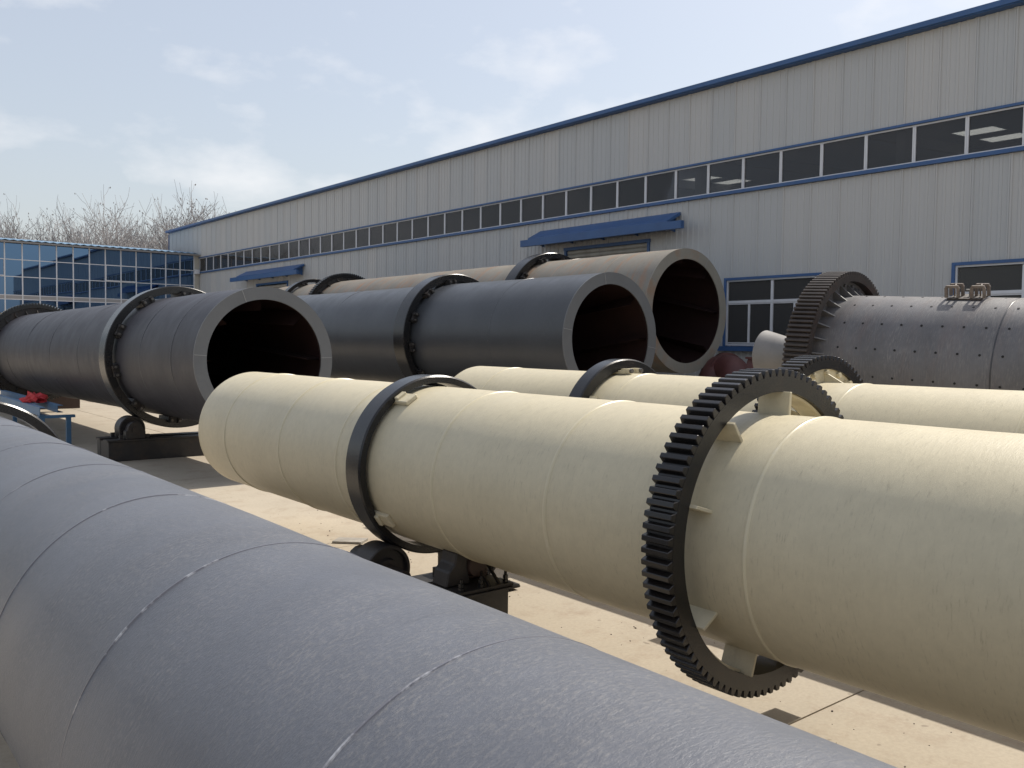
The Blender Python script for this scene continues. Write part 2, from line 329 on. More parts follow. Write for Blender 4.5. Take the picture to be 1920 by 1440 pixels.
# end walls, back wall, roof with skylight openings, floor
def roof_z(x): return 9.2 + 0.06 * (x - WX)
W('end_wall', G().prism([(WX + 0.15, 0), (44, 0), (44, 10.55), (WX + 0.15, 9.12)], 'y', Y1 - 0.10, Y1), 'sheet')
W('end_wall', G().prism([(WX + 0.15, 0), (44, 0), (44, 10.55), (WX + 0.15, 9.12)], 'y', Y0, Y0 + 0.1), 'sheet')
W('back_wall', G().bb(44.01, 44.15, Y0, Y1, 0, 10.6), 'interior')
W('workshop_floor', G().bb(WX + 0.11, 44, Y0, Y1, -0.004, 0.012), 'interior')
SKY = [(x, y) for y in (1.9, 14.9, 27.9, 41.0, 54.1) for x in (34.7, 37.1)]
ycuts = [Y0 - 0.1]
for yc in (1.9, 14.9, 27.9, 41.0, 54.1): ycuts += [yc - 0.75, yc + 0.75]
ycuts += [Y1 + 0.1]
def roof_sheet(x0, x1, ya, yb, mat='office_roof', name='roof_sheet'):
    W(name, G().add([(x, y, roof_z(x) + 0.10 + dz) for dz in (0, 0.04) for (x, y) in ((x0, ya), (x1, ya), (x1, yb), (x0, yb))], [(0, 3, 2, 1), (4, 5, 6, 7), (0, 1, 5, 4), (1, 2, 6, 5), (2, 3, 7, 6), (3, 0, 4, 7)]), mat)
for i, (ya, yb) in enumerate(zip(ycuts, ycuts[1:])):
    if i % 2 == 0: roof_sheet(WX - 0.18, 44.2, ya + 0.002, yb - 0.002)
    else:
        for xa, xb in ((WX - 0.18, 34.1), (35.3, 36.5), (37.7, 44.2)): roof_sheet(xa, xb, ya + 0.002, yb - 0.002)
        for xa, xb in ((34.1, 35.3), (36.5, 37.7)): roof_sheet(xa + 0.002, xb - 0.002, ya + 0.002, yb - 0.002, 'skylight', 'skylight')
for yc in [-1.5 + 6.0 * i for i in range(11)]:
    W('column', G().bb(WX + 0.35, WX + 0.70, yc - 0.12, yc + 0.12, 0.012, 9.1), 'pale_post')
    W('rafter', G().add([(x, y, roof_z(x) - 0.35 + dz) for dz in (0, 0.40) for (x, y) in ((WX + 0.3, yc - 0.1), (43.9, yc - 0.1), (43.9, yc + 0.1), (WX + 0.3, yc + 0.1))], [(0, 3, 2, 1), (4, 5, 6, 7), (0, 1, 5, 4), (1, 2, 6, 5), (2, 3, 7, 6), (3, 0, 4, 7)]), 'interior')
# strip of high windows
PITCH = 1.172
def frame_mesh(w, h, t=0.05, d=0.07, mull=()):
    g = G(); g.bb(-d / 2, d / 2, 0, w, 0, t); g.bb(-d / 2, d / 2, 0, w, h - t, h); g.bb(-d / 2, d / 2, 0, t, t, h - t); g.bb(-d / 2, d / 2, w - t, w, t, h - t)
    return g
fm = frame_mesh(PITCH - 0.004, 0.866, 0.036).mesh('window', 'white_frame')
pm = G().bb(-0.004, 0.004, 0.036, PITCH - 0.04, 0.036, 0.83).mesh('pane', 'glass')
for k in range(-10, 41):
    y = 7.66 + PITCH * k
    if y < Y0 or y + PITCH > 56.3: continue
    o = link('window', fm, shop); o.location = (0.02, y - 30, 6.239)
    p = link('pane', pm, o); p.rotation_euler = (0, R_(random.uniform(-0.35, 0.35)), R_(random.uniform(-0.3, 0.3)))
# low windows
def low_window(ya, yb, za, zb, mid, trans):
    y, w_, h = ya, yb - ya, zb - za
    f = link('window', frame_mesh(w_, h, 0.04).mesh('window', 'white_frame'), shop); f.location = (0.0, ya - 30, za)
    bl = G(); d = 0.05
    bl.bb(-0.075, -0.036, -0.07, w_ + 0.07, h, h + 0.07); bl.bb(-0.075, -0.036, -0.07, 0, -0.02, h); bl.bb(-0.075, -0.036, w_, w_ + 0.07, -0.02, h); bl.bb(-0.12, -0.034, -0.25, w_ + 0.25, -0.15, -0.02)
    bl.obj('surround', 'blue', f)
    zt = trans - za; g = G(); g.bb(-0.03, 0.03, 0.055, w_ - 0.055, zt - 0.03, zt + 0.04); g.bb(-0.034, 0.026, mid - ya - 0.035, mid - ya + 0.035, 0.055, h - 0.055); g.obj('mullion', 'white_frame', f)
    for (a, b) in ((0.055, mid - ya - 0.035), (mid - ya + 0.035, w_ - 0.055)):
        G().bb(0.004, 0.012, a, b, zt + 0.04, h - 0.055).obj('pane', 'glass_dusty', f)
        m_ = (a + b) / 2; g = G(); g.bb(-0.02, 0.03, m_ - 0.03, m_ + 0.03, 0.055, zt - 0.03); g.bb(-0.015, 0.02, a, b, 0.055, 0.085); g.bb(-0.015, 0.02, a, b, zt - 0.065, zt - 0.03); g.obj('sash', 'white_frame', f)
        for q0, q1 in ((a, m_ - 0.03), (m_ + 0.03, b)): G().bb(0.004, 0.012, q0, q1, 0.085, zt - 0.065).obj('pane', 'glass_dusty', f)
for (a, b, c, d, e, t) in ((12.30, 15.12, 2.02, 3.80, 13.67, 3.20), (6.10, 8.96, 2.02, 3.84, 7.55, 3.22), (-0.2, 2.7, 2.02, 3.84, 1.25, 3.22)): low_window(a, b, c, d, e, t)
# roller doors
for (ya, yb, zt) in ((17.97, 21.73, 5.18), (42.87, 46.86, 5.1)):
    f = link('roller_door', G().bb(-0.06, 0.08, 0, 0.09, 0, zt).bb(-0.06, 0.08, yb - ya - 0.09, yb - ya, 0, zt).bb(-0.07, 0.08, -0.02, yb - ya + 0.02, zt - 0.09, zt + 0.01).mesh('roller_door', 'blue'), shop); f.location = (0, ya - 30, 0)
    sl = None; n = int((zt - 0.1) / 0.13)
    for i in range(n):
        if sl is None: sl = G().prism([(0.0, 0.004), (0.035, 0.0), (0.035, 0.128), (0.0, 0.124), (-0.022, 0.085), (-0.022, 0.043)], 'y', 0.095, yb - ya - 0.095).mesh('slat', 'shutter')
        o = link('slat', sl, f); o.location = (0.03, 0, 0.02 + i * 0.13)
# canopies over the doors
for (ta, tb, ga, gb) in ((16.80, 22.95, 16.2, 23.2), (40.95, 48.25, 40.4, 48.9)):
    c = link('canopy', G().prism([(WX - 0.05, 5.86), (WX - 0.62, 5.56), (WX - 0.62, 5.50), (WX - 0.05, 5.76)], 'y', ta, tb).mesh('canopy', 'blue'), shop); c.matrix_parent_inverse = Matrix.Translation((-WX, -30, 0))
    G().bb(WX - 0.74, WX - 0.60, ga, gb, 5.28, 5.498).obj('fascia', 'blue', c)
    for i in range(5): y = ta + 0.2 + (tb - ta - 0.4) * i / 4; G().prism([(WX - 0.05, 5.74), (WX - 0.59, 5.49), (WX - 0.59, 5.42), (WX - 0.05, 5.30)], 'y', y - 0.02, y + 0.02).obj('bracket', 'blue', c)

# ------------------------------------------------------------------ glass-fronted office
OY = 55.85; OX0, OX1 = -6.0, 19.7
off = thing('office_block', 'low office block fronted with blue mirror glass panes under a pale blue roof', 'building', (OX1, OY, 0))
def O(name, g, mat, parent=None, **k):
    o = g.obj(name, mat, parent or off, **k)
    if parent is None: o.matrix_parent_inverse = Matrix.Translation((-OX1, -OY, 0))
    return o
O('wall', G().bb(OX0, OX1 + 0.2, OY + 0.15, OY + 9, 0, 7.3), 'interior')
O('corner_post', G().bb(OX1 + 0.0, OX1 + 0.26, OY - 0.12, OY + 0.14, 0, 7.30), 'pale_post')
O('junction_box', G().bb(OX1 - 0.05, OX1 + 0.22, OY - 0.4, OY - 0.125, 6.1, 6.38), 'white_frame', bevel=0.02)
O('spandrel', G().bb(OX0, OX1 - 0.01, OY - 0.04, OY + 0.14, 4.14, 4.33), 'spandrel')
# corrugated roof sloping towards the yard
ys = [(OY - 0.45, 7.36), (OY + 4.2, 7.86), (OY + 9.3, 7.36)]; g = G(); nx = 130; vs = []
for i in range(nx + 1):
    x = OX0 - 0.2 + (OX1 + 0.28 - OX0) * i / nx; dz = 0.05 if i % 2 else 0.0
    vs += [(x, y, z + dz) for y, z in ys] + [(x, y, z + dz - 0.03) for y, z in ys]
fs = []
for i in range(nx):
    a = i * 6; b = a + 6
    fs += [(a, b, b + 1, a + 1), (a + 1, b + 1, b + 2, a + 2), (a + 3, a + 4, b + 4, b + 3), (a + 4, a + 5, b + 5, b + 4), (a, a + 3, b + 3, b), (a + 2, b + 2, b + 5, a + 5)]
O('roof', G().add(vs, fs), 'office_roof')
O('eave_board', G().bb(OX0, OX1 + 0.25, OY - 0.40, OY + 0.1, 7.25, 7.33), 'spandrel')
rows = [(6.33, 7.28), (5.38, 6.33), (4.35, 5.38), (3.18, 4.12), (2.24, 3.18), (1.3, 2.24), (0.1, 1.3)]
MX = []; x = 19.68
while x > OX0 + 0.2: MX.append(x); x -= 0.873
for k, (z0, z1) in enumerate(rows):
    hh = z1 - z0; gm = G().bb(0.016, 0.857, -0.006, 0.006, 0.016, hh - 0.016).mesh('pane', 'blue_mirror')
    tm = G().bb(OX0, OX1 - 0.01, OY - 0.045, OY + 0.02, z1 - 0.022, z1 + 0.022); O('transom', tm, 'white_frame')
    if k in (2, 6): O('transom', G().bb(OX0, OX1 - 0.01, OY - 0.047, OY + 0.02, z0 - 0.02, z0 + 0.02), 'white_frame')
    for xa in MX[1:]:
        o = link('pane', gm, off); o.location = (xa - OX1, 0, z0); o.rotation_euler = (R_(random.uniform(-0.25, 0.25)), 0, R_(random.uniform(-0.35, 0.35)))
mm = None
for xa in MX:
    if mm is None: mm = G().bb(-0.03, 0.03, -0.055, 0.02, 0.08, 7.3).mesh('mullion', 'white_frame')
    o = link('mullion', mm, off); o.location = (xa - OX1, 0, 0)
for (a, z0, z1) in ((16.19, 5.40, 6.36), (9.2, 5.40, 6.36)):
    g = G(); xa, xb = a - 1.746, a
    g.bb(xa, xb, OY - 0.075, OY - 0.057, z0, z0 + 0.05); g.bb(xa, xb, OY - 0.075, OY - 0.057, z1 - 0.05, z1); g.bb(xa, xa + 0.05, OY - 0.075, OY - 0.057, z0 + 0.05, z1 - 0.05); g.bb(xb - 0.05, xb, OY - 0.075, OY - 0.057, z0 + 0.05, z1 - 0.05)
    O('sash_frame', g, 'white_frame')

# ------------------------------------------------------------------ drums
def shell(root, Lg, r, zc, mat, inner=None, endr=None, n=160):
    """open steel drum from local y = 0 to Lg, axis at local z = zc; end plates leave a round mouth of radius endr"""
    t = 0.025
    m_ = max(2, int(Lg / 0.28)); ph = random.uniform(0, 6)
    prof = [(Lg * i / m_, r) for i in range(m_ + 1)] + [(Lg, r - t), (0.0, r - t)]
    g = G().lathe(prof, n, (0, zc)); k = len(prof)
    for j in range(n):                       # rolled plate is never quite round: a few millimetres of waviness
        a = -math.pi / 2 + 2 * math.pi * j / n
        for i in range(m_ + 1):
            y = prof[i][0]; d = 0.0012 * r * 2 * (math.sin(3 * a + y * 0.9 + ph) + 0.7 * math.sin(5 * a - y * 2.3 + 2 * ph) + 0.6 * math.sin(2 * a + y * 4.1 + ph) + 0.5 * math.sin(y * 5.7 + ph))
            g.v[j * k + i] = (math.cos(a) * (r + d), y, zc + math.sin(a) * (r + d))
    return g.obj('shell', mat, root, smooth=40)
def seam(root, y, r, zc, mat, w_=0.012, h=0.005, n=128, lean=0.0):
    g = G().lathe([(y - w_, r - 0.004), (y - w_ * 0.5, r + h), (y + w_ * 0.5, r + h), (y + w_, r - 0.004)], n, (0, zc)); return g.obj('weld_seam', mat, root, smooth=60)
def ring(root, y, wd, ri, ro, zc, mat='black', name='riding_ring', n=128, ch=0.012):
    y0, y1 = y - wd / 2, y + wd / 2
    return G().lathe([(y0, ri), (y0, ro - ch), (y0 + ch, ro), (y1 - ch, ro), (y1, ro - ch), (y1, ri)], n, (0, zc)).obj(name, mat, root, smooth=30)
def end_plate(root, y, r, ri, zc, mat, marks=()):
    p = G().lathe([(y - 0.02, r + 0.004), (y, r + 0.004), (y, ri), (y - 0.02, ri)], 128, (0, zc)).obj('end_plate', mat, root, smooth=30)
    for a in marks:
        mt = radial(R_(a)); c = Vector((math.cos(R_(a)) * (r + ri) / 2, y - 0.021, zc + math.sin(R_(a)) * (r + ri) / 2))
        G().box(c, (0.010, 0.006, (r - ri) * 0.97), mt).obj('plate_weld', 'seam_plate', p)
    return p
def mouth(root, r, ri, zc, Lg, spiral):
    """red primed lining with lifting flights"""
    G().lathe([(0.03, ri + 0.002), (0.03, r - 0.028), (Lg, r - 0.028), (Lg, r - 0.034), (0.036, r - 0.034), (0.036, ri + 0.002)], 96, (0, zc)).obj('lining', 'oxide', root, smooth=40)
    for k in range(8):
        g = G(); vs = []; fs = []; m = 14; Lf = 5.0; a0 = 2 * math.pi * k / 8
        for i in range(m + 1):
            y = 0.15 + Lf * i / m; a = a0 + spiral * i / m
            for (rr, da) in ((r - 0.03, 0), (r - 0.32, 0), (r - 0.32, 0.015), (r - 0.03, 0.015)): vs.append((math.cos(a + da) * rr, y, zc + math.sin(a + da) * rr))
        for i in range(m):
            for j in range(4): fs.append((i * 4 + j, i * 4 + (j + 1) % 4, i * 4 + 4 + (j + 1) % 4, i * 4 + 4 + j))
        g.add(vs, fs).obj('lifting_flight', 'oxide', root)
LUG = {}
def lugs(root, y, r, ri, zc, n, a0=0.0, mat='black_dull', side=-1, wd=0.2, key='a', tang=0.22):
    """pads between ring and shell, each with a stop block and bolts on the mouth side"""
    for k in range(n):
        a = R_(a0) + 2 * math.pi * k / n; mt = radial(a)
        def P(t, yy, rr): return Vector((0, 0, zc)) + mt @ Vector((t, 0, rr)) + Vector((0, yy, 0))
        g = G(); h = ri - r
        g.box(P(0, y, r + h * 0.5), (tang, wd + 0.16, h), mt)
        g.box(P(-tang * 0.3, y + side * (wd / 2 + 0.07), r + h * 0.8), (0.05, 0.10, h * 1.5), mt); g.box(P(tang * 0.3, y + side * (wd / 2 + 0.07), r + h * 0.8), (0.05, 0.10, h * 1.5), mt)
        g.box(P(0, y + side * (wd / 2 + 0.05), r + h * 0.9), (tang * 0.5, 0.05, h * 1.2), mt)
        lo = g.obj('ring_lug', mat, root)
        for t in (-0.3, 0.3):
            b = G(); c = P(t * tang, y + side * (wd / 2 + 0.13), r + h * 0.9); b.lathe([(-0.015, 0.022), (0.015, 0.022), (0.015, 0.0), (-0.015, 0.0)], 6, (c.x, c.z), True, c.y).obj('bolt', 'bolt', lo)
def gear(root, y, wd, rin, rroot, rout, zc, nt_, mat, individual=True, phase=0.0):
    rim = G().lathe([(y - wd / 2, rin), (y - wd / 2, rroot), (y + wd / 2, rroot), (y + wd / 2, rin)], max(96, nt_ * 2), (0, zc)).obj('girth_gear', mat, root, smooth=30)
    p = 2 * math.pi * rroot / nt_; h = rout - rroot
    prof = [(-p * 0.44, -0.01), (-p * 0.38, h * 0.25), (-p * 0.22, h), (p * 0.22, h), (p * 0.38, h * 0.25), (p * 0.44, -0.01)]
    if individual:
        tm = G().prism(prof, 'y', -wd / 2 + 0.001, wd / 2 - 0.001).mesh('tooth', mat, bevel=0.0025)
        for k in range(nt_):
            a = 2 * math.pi * (k + phase) / nt_; o = link('tooth', tm, rim); o.location = (math.cos(a) * rroot, y, zc + math.sin(a) * rroot); o.rotation_euler = (0, math.pi / 2 - a, 0)
    else:
        g = G()
        for k in range(nt_):
            a = 2 * math.pi * k / nt_; mt = radial(a); vs = [Vector((0, y, zc)) + mt @ Vector((t, yy, rroot + rr)) for yy in (-wd / 2 + .001, wd / 2 - .001) for t, rr in prof]
            n = len(prof); g.add(vs, [tuple(range(n)), tuple(range(2 * n - 1, n - 1, -1))] + [(i, i + n, (i + 1) % n + n, (i + 1) % n) for i in range(n)])
        o = g.obj('gear_teeth', mat, rim); o['kind'] = 'stuff'
    return rim
def flange(root, y, ri, ro, zc, mat, ngus, gl, side=-1, nb=24):
    f = G().lathe([(y - 0.012, ri), (y - 0.012, ro), (y + 0.012, ro), (y + 0.012, ri)], 96, (0, zc)).obj('gear_flange', mat, root, smooth=30)
    for k in range(ngus):
        a = 2 * math.pi * (k + 0.5) / ngus; mt = radial(a); h = (ro - ri) * 0.8; ys = y + side * 0.012
        vs = [Vector((0, 0, zc)) + mt @ Vector((t, yy, ri - 0.003 + rr)) for t in (-0.009, 0.009) for yy, rr in ((ys, 0), (ys + side * gl, 0), (ys, h))]
        G().add(vs, [(0, 1, 2), (5, 4, 3), (0, 3, 4, 1), (1, 4, 5, 2), (2, 5, 3, 0)]).obj('gusset', mat, f)
    for k in range(nb):
        a = 2 * math.pi * k / nb; rr = ri + (ro - ri) * 0.72
        G().lathe([(-0.016, 0.022), (0.016, 0.022), (0.016, 0.0), (-0.016, 0.0)], 6, (math.cos(a) * rr, zc + math.sin(a) * rr), True, y + side * 0.028).obj('bolt', mat, f)
    return f

def support(X, Y, zc, R, rr, ang, label, group, mat='black_dull', wroll=0.24, base_h=None, base_x=None, base_w=0.62, sides=(-1, 1)):
    """two-roller station under a riding ring"""
    dx = (R + rr) * math.sin(R_(ang)); zr = zc - (R + rr) * math.cos(R_(ang)); bt = zr - rr - 0.03
    if base_h: bt = base_h
    bt = max(bt, 0.05)
    bx = base_x or dx + 0.55
    s = thing('roller_support', label, 'support', (X, Y, 0), group=group)
    g = G(); hw = base_w / 2
    if bt > 0.1:
      for sgn in (-1, 1): g.bb(-bx, bx, sgn * hw - 0.09, sgn * hw + 0.09, 0.0, bt - 0.03)
    for xx in (-bx + 0.06, bx - 0.06): g.bb(xx - 0.055, xx + 0.055, -hw + 0.092, hw - 0.092, 0.0, bt - 0.032)
    g.obj('base_frame', mat, s, bevel=0.006)
    G().bb(-bx - 0.02, bx + 0.02, -hw - 0.11, -hw + 0.14, bt - 0.029, bt).bb(-bx - 0.02, bx + 0.02, hw - 0.14, hw + 0.11, bt - 0.029, bt).obj('top_plate', mat, s)
    for sgn in (-1, 1):
        c = (sgn * dx, zr)
        ro = G().lathe([(-wroll / 2, 0.05), (-wroll / 2, rr * 0.45), (-wroll / 2 + 0.03, rr * 0.5), (-wroll / 2 + 0.03, rr * 0.82), (-wroll / 2, rr * 0.86), (-wroll / 2, rr - 0.008), (-wroll / 2 + 0.008, rr), (wroll / 2 - 0.008, rr), (wroll / 2, rr - 0.008), (wroll / 2, 0.05)], 64, c).obj('roller', mat, s, smooth=30)
        G().lathe([(-hw - 0.10, 0.05), (hw + 0.10, 0.05), (hw + 0.10, 0.0), (-hw - 0.10, 0.0)], 24, c).obj('shaft', mat, ro, smooth=30)
        for q in sides:
            yy = q * hw; bw = rr * 0.75; pts = [(sgn * dx - bw, bt + 0.001), (sgn * dx + bw, bt + 0.001), (sgn * dx + bw, zr - 0.02)]
            for i in range(9): a = math.pi * i / 8; pts.append((sgn * dx + math.cos(a) * bw * 0.8, zr + math.sin(a) * bw * 0.85))
            pts.append((sgn * dx - bw, zr - 0.02))
            h = G().prism(pts, 'y', yy - 0.075, yy + 0.075).obj('bearing_housing', mat, s, bevel=0.006)
            for b in (-1, 1): G().bb(sgn * dx + b * (bw + 0.05) - 0.03, sgn * dx + b * (bw + 0.05) + 0.03, yy - 0.03, yy + 0.03, bt, bt + 0.07).obj('bolt', mat, h)
    return s

# -- near cream drum (shell carries ring, gear, welds)
K1X, K1Z, K1R = 3.9, 1.045, 0.611
k1 = thing('rotary_drum', 'nearest cream drum, crossed by a large black toothed gear and a black ring', 'rotary drum', (K1X, -3.2, 0), group='cream painted drums')
ky = lambda y: y + 3.2
shell(k1, ky(9.2), K1R, K1Z, 'cream', n=224)
end_plate(k1, 0.0, K1R, 0.45, K1Z, 'cream_plain'); G().lathe([(ky(9.2), K1R), (ky(9.2) + 0.02, K1R), (ky(9.2) + 0.02, 0.45), (ky(9.2), 0.45)], 96, (0, K1Z)).obj('end_plate', 'cream_plain', k1, smooth=30)
for y in (8.5, 7.25, 6.2, 4.86, 3.72, 2.36, 1.1, -0.2, -1.5): seam(k1, ky(y), K1R, K1Z, 'seam_cream', 0.013, 0.007, 192)
ring(k1, ky(5.78), 0.21, K1R + 0.03, 0.70, K1Z, n=192)
for k, a in enumerate((123, -145, -60, 35)):
    mt = radial(R_(a)); g = G()
    def P(t, yy, rr): return Vector((0, yy, K1Z)) + mt @ Vector((t, 0, rr))
    g.box(P(0, ky(5.70), K1R + 0.017), (0.11, 0.36, 0.036), mt); g.box(P(0, ky(5.66), K1R + 0.042), (0.09, 0.05, 0.03), mt)
    g.obj('ring_lug', 'cream_plain', k1, bevel=0.006)
GY = 2.69; GW = 0.166
gr = gear(k1, ky(GY), GW, 0.725, 0.806, 0.842, K1Z, 92, 'gear_black', True)
for pair in ((87, 51), (126, 163), (211, 251), (290, 327), (8, 24)):
    for a in pair:
        mt = radial(R_(a)); c = Vector((0, ky(GY - 0.03), K1Z)) + mt @ Vector((0, 0, 0.664)); G().box(c, (0.018, 0.19, 0.126), mt).obj('mount_plate', 'cream_plain', gr, bevel=0.003)
    a0, a1 = min(pair), max(pair); g = G(); vs = []; fs = []; m = 10
    for i in range(m + 1):
        a = R_(a0 + 1 + (a1 - a0 - 2) * i / m)
        for yy, rr in ((-0.06, 0.7235), (0.06, 0.7235), (0.06, 0.711), (-0.06, 0.711)): vs.append((math.cos(a) * rr, ky(GY) + yy, K1Z + math.sin(a) * rr))
    for i in range(m):
        for j in range(4): fs.append((i * 4 + j, i * 4 + (j + 1) % 4, i * 4 + 4 + (j + 1) % 4, i * 4 + 4 + j))
    fs += [(0, 1, 2, 3), tuple(m * 4 + j for j in (3, 2, 1, 0))]
    G().add(vs, fs).obj('arc_pad', 'cream_plain', gr)
support(K1X, 5.78, K1Z, 0.70, 0.195, 30, 'black two roller stand under the near ring of the nearest cream drum', 'roller supports', wroll=0.24, base_w=0.5, sides=(1,), base_x=0.62)
support(K1X, -1.0, K1Z, 0.70, 0.16, 33, 'black two roller stand under the hidden right end of the nearest cream drum', 'roller supports', wroll=0.22, base_w=0.5)
ring(k1, ky(-1.0), 0.17, K1R, 0.70, K1Z)
# pinion pedestal beside the near cream drum
ped = thing('bearing_pedestal', 'black ribbed bearing pedestal with bolts on the ground beneath the nearest cream drum', 'pedestal', (3.72, 4.97, 0))
G().bb(-0.225, 0.225, -0.14, 0.14, 0.0, 0.255).obj('base', 'black_dull', ped, bevel=0.006)
G().bb(-0.235, 0.29, -0.19, 0.16, 0.257, 0.268).bb(-0.24, 0.245, -0.165, 0.165, 0.27, 0.292).obj('top_plate', 'black_dull', ped)
G().prism([(-0.24, 0.293), (-0.03, 0.293), (-0.05, 0.42), (-0.05, 0.53), (-0.15, 0.53), (-0.165, 0.45), (-0.215, 0.40)], 'y', -0.02, 0.16).obj('housing', 'black_dull', ped, bevel=0.01)
G().lathe([(-0.04, 0.0), (-0.04, 0.075), (0.02, 0.085), (0.02, 0.0)], 20, (0.02, 0.42), True, 0.0).obj('bearing_cap', 'brown_steel', ped, smooth=30)
for x in (0.045, 0.135): G().prism([(-0.145, 0.293), (-0.115, 0.293), (0.10, 0.47), (0.07, 0.47)], 'x', x, x + 0.016).obj('rib', 'black_dull', ped)
G().bb(-0.028, 0.20, 0.075, 0.155, 0.293, 0.46).obj('bracket', 'brown_steel', ped, bevel=0.01)
for x, y in ((-0.19, -0.13), (0.205, -0.125), (0.215, 0.12), (-0.02, -0.13)):
    b = G(); b.tube([(x, y, 0.292), (x, y, 0.372)], [0.011, 0.011], 8); b.tube([(x, y, 0.292), (x, y, 0.315)], [0.022, 0.022], 6); b.tube([(x, y, 0.32), (x, y, 0.345)], [0.020, 0.020], 6); b.obj('bolt', 'black', ped)

# -- second cream drum
K2X, K2Z, K2R = 6.27, 1.128, 0.60
k2 = thing('rotary_drum', 'cream drum behind the nearest one, with a flanged black gear and bolted black ring', 'rotary drum', (K2X, -4.0, 0), group='cream painted drums')
ky2 = lambda y: y + 4.0
shell(k2, ky2(8.25), K2R, K2Z, 'cream', n=192); end_plate(k2, 0.0, K2R, 0.45, K2Z, 'cream_plain'); G().lathe([(ky2(8.25), K2R), (ky2(8.25) + 0.02, K2R), (ky2(8.25) + 0.02, 0.45), (ky2(8.25), 0.45)], 96, (0, K2Z)).obj('end_plate', 'cream_plain', k2, smooth=30)
for y in (7.6, 5.62, 3.45, 2.2, 0.9, -0.5, -2): seam(k2, ky2(y), K2R, K2Z, 'seam_cream', 0.012, 0.006, 160)
ring(k2, ky2(5.98), 0.17, K2R + 0.03, 0.735, K2Z, n=160); lugs(k2, ky2(5.98), K2R, K2R + 0.03, K2Z, 6, 92, 'cream_plain', -1, 0.17)
gear(k2, ky2(3.86), 0.19, 0.705, 0.774, 0.81, K2Z, 88, 'gear_black', True); flange(k2, ky2(3.80), K2R, 0.704, K2Z, 'cream_plain', 14, 0.16)
ring(k2, ky2(-1.8), 0.17, K2R, 0.735, K2Z)
support(K2X, 5.98, K2Z, 0.735, 0.18, 33, 'black two roller stand under the ring of the second cream drum', 'roller supports', wroll=0.22, base_w=0.5)
support(K2X, -1.8, K2Z, 0.735, 0.18, 33, 'black two roller stand under the hidden right end of the second cream drum', 'roller supports', wroll=0.22, base_w=0.5)

# -- foreground violet grey drum
PX, PZ, PR = 1.0, 0.91, 0.534
pk = thing('rotary_drum', 'violet grey drum across the bottom foreground with shiny weld seams', 'rotary drum', (PX, -3.0, 0))
py = lambda y: y + 3.0
shell(pk, py(9.2), PR, PZ, 'violet', n=256); end_plate(pk, 0.0, PR, 0.4, PZ, 'violet'); G().lathe([(py(9.2), PR), (py(9.2) + 0.02, PR), (py(9.2) + 0.02, 0.4), (py(9.2), 0.4)], 96, (0, PZ)).obj('end_plate', 'plate_grey', pk, smooth=30)
for y in (6.3, 5.15, 4.15, 3.2, 2.25, 1.26, 0.3, -0.7): seam(pk, py(y), PR, PZ, 'seam_violet', 0.0048, 0.0022, 256)
ring(pk, py(7.35), 0.16, PR + 0.035, 0.64, PZ, n=192)
for a in (20, 80, 140, 200, 260, 320):
    mt = radial(R_(a)); G().box(Vector((0, py(7.35), PZ)) + mt @ Vector((0, 0, PR + 0.0175)), (0.10, 0.24, 0.036), mt).obj('ring_lug', 'black_dull', pk)
ring(pk, py(-1.5), 0.16, PR, 0.635, PZ)
support(PX, 7.35, PZ, 0.64, 0.14, 35, 'black two roller stand under the ring of the violet grey drum', 'roller supports', wroll=0.2, base_w=0.45)
support(PX, -1.5, PZ, 0.635, 0.14, 35, 'black two roller stand under the hidden near end of the violet grey drum', 'roller supports', wroll=0.2, base_w=0.45)

# -- slate drum at the left
AX, AZ, AR = 5.15, 1.725, 1.02
a_yaw = R_(0.45); a_tilt = R_(-0.5)
ak = thing('rotary_drum', 'slate grey open ended drum at the left with a thick black ring and far gear', 'rotary drum', (AX, 11.75, 0), (a_tilt, 0, a_yaw), 'large open ended grey drums')
shell(ak, 26, AR, AZ, 'slate', n=192); end_plate(ak, 0, AR, AR * 0.83, AZ, 'plate_grey', (2, 110, 176, 290)); mouth(ak, AR, AR * 0.83, AZ, 26, 0.5)
for y in (0.9, 2.3, 6.0, 8.2, 10.5, 12.6, 18, 21): seam(ak, y, AR, AZ, 'seam_slate', 0.012, 0.004)
ring(ak, 3.65, 0.34, AR + 0.065, 1.21, AZ, n=160); lugs(ak, 3.65, AR, AR + 0.065, AZ, 10, 12, 'black_dull', -1, 0.34)
gear(ak, 14.4, 0.3, AR + 0.16, 1.25, 1.31, AZ, 110, 'gear_black', False); flange(ak, 14.3, AR, AR + 0.159, AZ, 'black_dull', 26, 0.16, -1, 26)
ring(ak, 19.5, 0.3, AR + 0.0, 1.21, AZ, n=128)
for yy, lab in ((3.65, 'dark two roller stand under the near ring of the left slate drum'), (19.5, 'dark two roller stand under the far ring of the left slate drum')):
    c = ak.matrix_basis if False else Vector((AX - math.sin(a_yaw) * yy, 11.75 + math.cos(a_yaw) * yy, 0))
    support(c.x, c.y, AZ + math.sin(a_tilt) * yy, 1.21, 0.21, 33, lab, 'roller supports', wroll=0.28, base_h=0.35 if yy < 9 else 0.2, base_x=1.20, base_w=0.5)
# brown skid under the far gear
sk = thing('gear_skid', 'brown steel skid under the toothed gear of the left slate drum', 'skid', (AX - math.sin(a_yaw) * 15.2 + 0.0, 27.5, 0))
G().bb(-1.3, 1.3, -0.3, 0.3, 0.0, 0.36).obj('beam', 'brown_steel', sk, bevel=0.01); G().bb(0.5, 1.1, -0.2, 0.2, 0.361, 0.44).bb(-1.2, -0.9, -0.2, 0.2, 0.361, 0.6).obj('bearing_block', 'black_dull', sk, bevel=0.01)

